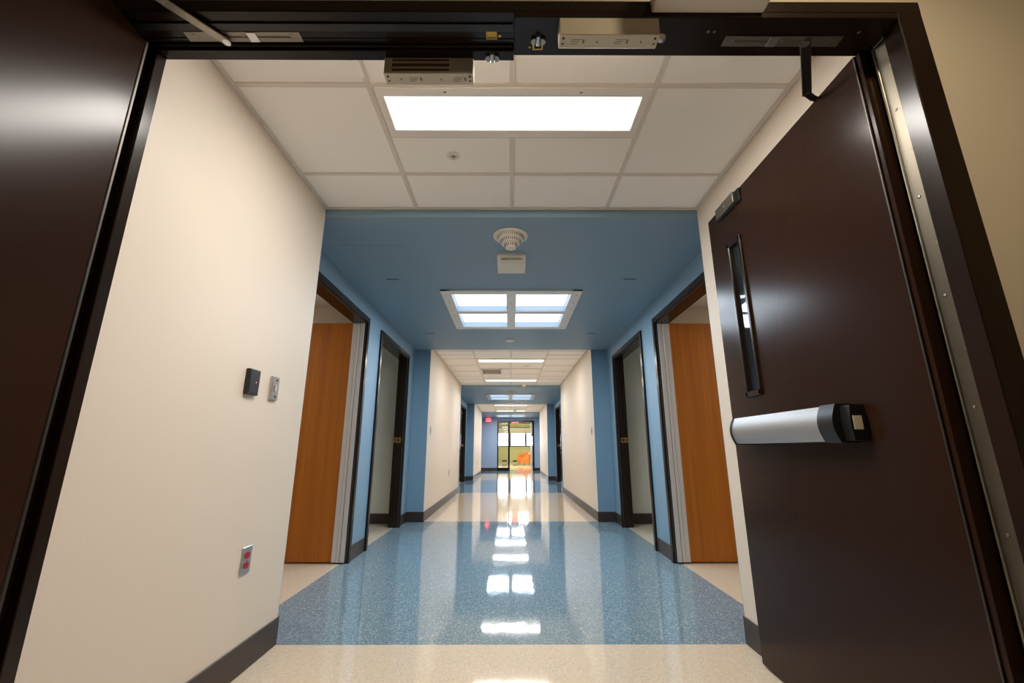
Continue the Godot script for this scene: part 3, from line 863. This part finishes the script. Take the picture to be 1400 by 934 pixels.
func exit_sign(at: Vector3, label: String, w: float, h: float) -> void:
	var t := thing("exit_sign", label, "sign", at)
	part(t, "housing", cbox(Vector3(w, h, 0.05), 0.006), M.red_plastic)
	part(t, "sign_face", cbox(Vector3(w - 0.02, h - 0.02, 0.004), 0.001), M.exit_red, Vector3(0, 0, 0.027))
	lettering(t, "lettering", "EXIT", h * 0.55, M.white_plastic, Vector3(0, 0, 0.030), Vector3.ZERO, 0.003)
	part(t, "bracket", cbox(Vector3(w * 0.4, 0.05, 0.03), 0.003), M.white_plastic, Vector3(0, h / 2 + 0.02, 0))
	var o := OmniLight3D.new()
	o.name = "sign_light"
	o.light_color = Color(1.0, 0.12, 0.12)
	o.light_energy = 0.02
	o.light_size = 0.05
	o.omni_range = 40.0
	o.omni_attenuation = 2.0
	o.shadow_enabled = true
	t.add_child(o, true)
	o.position = Vector3(0, 0, 0.09)

func armchair(at: Vector3) -> void:
	var t := thing("armchair", "orange leather tub armchair in the lounge below the windows", "chair", at)
	t.rotation_degrees = Vector3(0, -42, 0)
	# horseshoe shell: outline swept round a half circle, arms lower than the back
	var st := SurfaceTool.new()
	st.begin(Mesh.PRIMITIVE_TRIANGLES)
	var seg := 28
	for k in seg:
		var rings := []
		for j in 2:
			var u := float(k + j) / seg
			var a := lerpf(-0.72 * PI, 0.72 * PI, u)
			var dir := Vector3(sin(a), 0, -cos(a))
			var top := 0.56 + 0.26 * pow(maxf(0.0, cos(a * 0.62)), 1.5)
			rings.append([dir * 0.46 + Vector3.UP * 0.06, dir * 0.47 + Vector3.UP * (top - 0.05), dir * 0.43 + Vector3.UP * top, dir * 0.36 + Vector3.UP * (top - 0.02), dir * 0.32 + Vector3.UP * (top - 0.10), dir * 0.30 + Vector3.UP * 0.3, dir * 0.30 + Vector3.UP * 0.06])
		for i in 7:
			var n := (i + 1) % 7
			var mid: Vector3 = (rings[0][i] + rings[1][n]) / 2.0
			var a_mid := atan2(mid.x, -mid.z)
			var c := Vector3(sin(a_mid), 0, -cos(a_mid)) * 0.385 + Vector3.UP * 0.4
			quad(st, rings[0][i], rings[1][i], rings[1][n], rings[0][n], mid - c)
		if k == 0 or k == seg - 1:
			var e: Array = rings[0] if k == 0 else rings[1]
			for i in range(1, 6): tri(st, e[0], e[i], e[i + 1], Vector3(0, 0, 1))
	part(t, "tub_shell", st.commit(), M.orange_leather)
	part(t, "seat_cushion", lathe([Vector2(0, 0.24), Vector2(0.33, 0.24), Vector2(0.355, 0.28), Vector2(0.35, 0.40), Vector2(0.32, 0.44), Vector2(0, 0.45)], 28), M.orange_leather)
	part(t, "plinth", lathe([Vector2(0, 0.06), Vector2(0.34, 0.06), Vector2(0.34, 0.25), Vector2(0, 0.25)], 28), M.orange_leather)
	for a in 4:
		part(t, "leg", lathe([Vector2(0, 0), Vector2(0.018, 0), Vector2(0.024, 0.07), Vector2(0, 0.07)], 12), M.black_plastic, Vector3(0.26 * (1 if a % 2 == 0 else -1), 0, 0.26 * (1 if a < 2 else -1)))

# ---------------------------------------------------------------- things on ceilings and walls
func build_ceiling_devices() -> void:
	# slotted dome on the first soffit
	var t := thing("smoke_detector", "white stepped dome with rows of slots on the first blue soffit", "detector", Vector3(-0.007, HS, -2.77))
	part(t, "flange", lathe([Vector2(0.0, 0), Vector2(0.124, 0), Vector2(0.124, -0.006), Vector2(0.114, -0.012), Vector2(0.10, -0.012), Vector2(0, -0.012)], 48), M.white_plastic)
	var tiers := [[0.096, -0.012, -0.036], [0.074, -0.036, -0.064], [0.046, -0.064, -0.096]]
	for k in 3:
		var e: Array = tiers[k]
		var tier := part(t, "tier", lathe([Vector2(e[0] - 0.004, e[1]), Vector2(e[0], e[1] - 0.003), Vector2(e[0] - 0.008, e[2]), Vector2(e[0] - 0.013, e[2] - 0.002), Vector2(0, e[2] - 0.003)], 48), M.white_plastic)
		var slots := []
		var n := [40, 32, 20][k] as int
		var st := SurfaceTool.new()
		st.begin(Mesh.PRIMITIVE_TRIANGLES)
		for i in n:
			var a := TAU * i / n
			var dir := Vector3(sin(a), 0, cos(a))
			var side := Vector3(cos(a), 0, -sin(a)) * 0.0032
			var p0: Vector3 = dir * (e[0] + 0.0008) + Vector3.UP * (e[1] - 0.006)
			var p1: Vector3 = dir * (e[0] - 0.0056) + Vector3.UP * (e[2] + 0.004)
			quad(st, p0 - side, p0 + side, p1 + side, p1 - side, dir)
		part(tier, "slots", st.commit(), M.slot_dark).set_meta("kind", "stuff")
	# box sensor
	for z in [[-3.045, "white wedge-shaped sensor box between the slotted dome and the light panel"], [-11.35, "small white sensor box on the second blue soffit"]]:
		t = thing("ceiling_sensor", z[1], "sensor", Vector3(0.0, HS, z[0]))
		part(t, "housing", prism(PackedVector2Array([Vector2(0, 0), Vector2(0, -0.020), Vector2(0.065, -0.058), Vector2(0.26, -0.058), Vector2(0.275, 0)]), 0.222), M.white_plastic, Vector3(-0.111, 0, 0), Vector3(0, 90, 0))
		part(t, "lens", prism(PackedVector2Array([Vector2(-0.085, -0.02), Vector2(0.085, -0.02), Vector2(0.07, 0.02), Vector2(-0.07, 0.02)]), 0.003), M.beige_metal, Vector3(0, -0.0415, -0.034), Vector3(-59.7, 0, 0))
	# small things on the soffit
	t = thing("ceiling_sensor", "small flat white disc on the blue soffit beyond the first light panel", "sensor", Vector3(-0.015, HS, -5.765))
	part(t, "cover", lathe([Vector2(0, 0), Vector2(0.062, 0), Vector2(0.06, -0.012), Vector2(0.045, -0.018), Vector2(0, -0.02)], 32), M.white_plastic)
	part(t, "rim", lathe([Vector2(0.062, 0), Vector2(0.07, 0), Vector2(0.07, -0.004), Vector2(0.062, -0.004)], 32), M.grey_plate)
	for p in [[-1.058, -3.578, "beside the wooden door, card reader side"], [1.056, -3.565, "beside the wooden door, push bar side"], [-1.062, -5.42, "beside the empty opening, card reader side"], [1.05, -5.415, "beside the empty opening, push bar side"]]:
		t = thing("curtain_slot", "thin dark flush slot in the first blue soffit " + p[2], "slot", Vector3(p[0], HS, p[1]), "flush slots in the first blue soffit")
		part(t, "plate", cbox(Vector3(0.115, 0.004, 0.034), 0.001), M.blue_paint, Vector3(0, -0.001, 0))
		part(t, "slot", cbox(Vector3(0.108, 0.004, 0.012)), M.dark_hole, Vector3(0, -0.002, 0.006))
	# flush access panel
	t = thing("access_panel", "flush square access panel painted blue in the first soffit", "panel", Vector3(-1.045, HS, -3.157))
	part(t, "panel", cbox(Vector3(0.48, 0.004, 0.48), 0.001), M.blue_paint, Vector3(0, -0.0005, 0))
	part(t, "latch", cyl(0.008, 0.003), M.blue_paint, Vector3(0.2, -0.003, 0))
	# sprinkler in the first tile ceiling
	t = thing("sprinkler_head", "flush white sprinkler head in a ceiling tile near the long light", "sprinkler", Vector3(-0.316, HC + 0.005, -1.993))
	part(t, "cover_plate", lathe([Vector2(0, 0), Vector2(0.034, 0), Vector2(0.033, -0.003), Vector2(0.022, -0.004), Vector2(0.02, -0.002), Vector2(0, -0.002)], 32), M.white_plastic)
	part(t, "deflector", joined([[Vector3(0, -0.006, 0), Vector3(0.03, 0.002, 0.006)], [Vector3(0, -0.006, 0), Vector3(0.006, 0.002, 0.03)], [Vector3(0.012, -0.003, 0), Vector3(0.003, 0.006, 0.004)], [Vector3(-0.012, -0.003, 0), Vector3(0.003, 0.006, 0.004)]], 0.0004), M.dull_steel)
	for p in [[0.30, -8.0, "before the air grille"]]:
		t = thing("sprinkler_head", "flush white sprinkler head in the ceiling beside the air grille", "sprinkler", Vector3(p[0], HC + 0.005, p[1]))
		part(t, "cover_plate", lathe([Vector2(0, 0), Vector2(0.045, 0), Vector2(0.044, -0.004), Vector2(0, -0.006)], 32), M.grid_white)
		part(t, "ring", lathe([Vector2(0.045, 0), Vector2(0.055, 0), Vector2(0.055, -0.003), Vector2(0.045, -0.003)], 32), M.grey_plate)
	# round detectors further on
	for p in [[0.315, -10.30, "between the long light and the second blue soffit"], [0.18, -17.35, "before the third blue soffit"]]:
		t = thing("smoke_detector", "round white ceiling detector " + p[2], "detector", Vector3(p[0], HC, p[1]))
		part(t, "base", lathe([Vector2(0, 0.004), Vector2(0.075, 0.004), Vector2(0.075, -0.012), Vector2(0, -0.012)], 32), M.white_plastic)
		part(t, "dome", lathe([Vector2(0.062, -0.012), Vector2(0.06, -0.035), Vector2(0.045, -0.055), Vector2(0.02, -0.066), Vector2(0, -0.068)], 32), M.white_plastic)
	# air grille
	t = thing("air_grille", "grey louvred air grille with a white end in the tile ceiling", "vent", Vector3(-0.305, HC, -8.595))
	part(t, "frame", joined([[Vector3(0, 0, 0.285), Vector3(0.6, 0.012, 0.03)], [Vector3(0, 0, -0.285), Vector3(0.6, 0.012, 0.03)], [Vector3(0.285, 0, 0), Vector3(0.03, 0.0121, 0.6)], [Vector3(-0.285, 0, 0), Vector3(0.03, 0.0121, 0.6)]], 0.002), M.white_enamel)
	part(t, "backing", cbox(Vector3(0.58, 0.004, 0.58)), M.grey_plate, Vector3(0, 0.024, 0))
	for k in 16:
		part(t, "louvre", cbox(Vector3(0.37, 0.002, 0.033), 0.0005), M.white_enamel, Vector3(-0.085, 0.006, -0.255 + 0.034 * k), Vector3(9, 0, 0))
	part(t, "end_panel", cbox(Vector3(0.165, 0.006, 0.54), 0.001), M.white_enamel, Vector3(0.187, 0.0, 0))

func plate(called: String, label: String, category: String, s: float, y: float, z: float, m: Material, size := Vector2(0.073, 0.117), deep := 0.007) -> Node3D:
	# s: -1 on the wall with the card reader, 1 on the other; local +z points into the corridor
	var t := thing(called, label, category, Vector3(s * XW, y, z))
	t.rotation_degrees = Vector3(0, 90.0 if s < 0 else -90.0, 0)
	part(t, "plate", cbox(Vector3(size.x, size.y, deep), 0.0025), m, Vector3(0, 0, deep / 2))
	return t

func build_wall_devices() -> void:
	var t := plate("card_reader", "black card reader on the cream wall above the red outlet", "card reader", -1.0, 1.279, -1.982, M.black_plastic, Vector2(0.086, 0.118), 0.02)
	part(t, "face", cbox(Vector3(0.07, 0.102, 0.002), 0.0008), M.black_plastic, Vector3(0, 0, 0.0205))
	part(t, "indicator", cbox(Vector3(0.005, 0.005, 0.002), 0.0008), M.led_red, Vector3(0.012, 0.0, 0.0222))
	part(t, "cable_gland", cbox(Vector3(0.05, 0.01, 0.012), 0.002), M.grey_plate, Vector3(-0.01, -0.062, 0.006))
	t = plate("key_switch", "narrow steel switch plate beside the black card reader", "switch", -1.0, 1.277, -2.177, M.satin_steel, Vector2(0.068, 0.118), 0.014)
	part(t, "rocker", cbox(Vector3(0.018, 0.034, 0.006), 0.002), M.grey_plate, Vector3(0, 0, 0.016))
	part(t, "screw", cyl(0.006, 0.003), M.dark_steel, Vector3(0.006, 0.042, 0.0145), Vector3(90, 0, 0))
	part(t, "screw", cyl(0.006, 0.003), M.dark_steel, Vector3(0.006, -0.042, 0.0145), Vector3(90, 0, 0))
	t = plate("wall_outlet", "steel outlet plate with two red sockets low on the cream wall", "outlet", -1.0, 0.485, -2.145, M.satin_steel)
	for k in [0.021, -0.021]:
		var p := PackedVector2Array()
		for i in 20:
			var a := TAU * i / 20.0
			p.append(Vector2(0.0175 * cos(a), clampf(0.0175 * sin(a), -0.0135, 0.0135)))
		var so := part(t, "socket", prism(p, 0.004), M.red_plastic, Vector3(0, k, 0.006))
		so.set_meta("label", "red socket")
		for h in [[-0.006, 0.003], [0.006, 0.003]]:
			part(so, "pin_slot", cbox(Vector3(0.002, 0.008, 0.001)), M.dark_hole, Vector3(h[0], h[1], 0.0042))
		part(so, "pin_slot", cyl(0.0022, 0.001), M.dark_hole, Vector3(0, -0.007, 0.0042), Vector3(90, 0, 0))
	part(t, "screw", cyl(0.003, 0.002), M.dull_steel, Vector3(0, 0, 0.0075), Vector3(90, 0, 0))
	for q in [[-1.0, 1.25, -6.62, "steel switch plate on the cream wall past the first blue bay, card reader side"], [1.0, 1.24, -6.60, "steel switch plate on the cream wall past the first blue bay, push bar side"], [1.0, 1.27, -9.9, "steel switch plate on the cream wall before the second blue bay"]]:
		t = plate("switch_plate", q[3], "switch", q[0], q[1], q[2], M.satin_steel, Vector2(0.074, 0.12))
		part(t, "rocker", cbox(Vector3(0.032, 0.066, 0.005), 0.002), M.grey_plate, Vector3(0, 0, 0.0085))
	for q in [[-1.0, 0.53, -8.84, "steel outlet plate low on the cream wall between the first two blue bays"], [-1.0, 0.49, -16.4, "steel outlet plate low on the cream wall before the third blue bay"]]:
		t = plate("wall_outlet", q[3], "outlet", q[0], q[1], q[2], M.satin_steel)
		for k in [0.021, -0.021]: part(t, "socket", cbox(Vector3(0.034, 0.027, 0.004), 0.002), M.grey_plate, Vector3(0, k, 0.008))
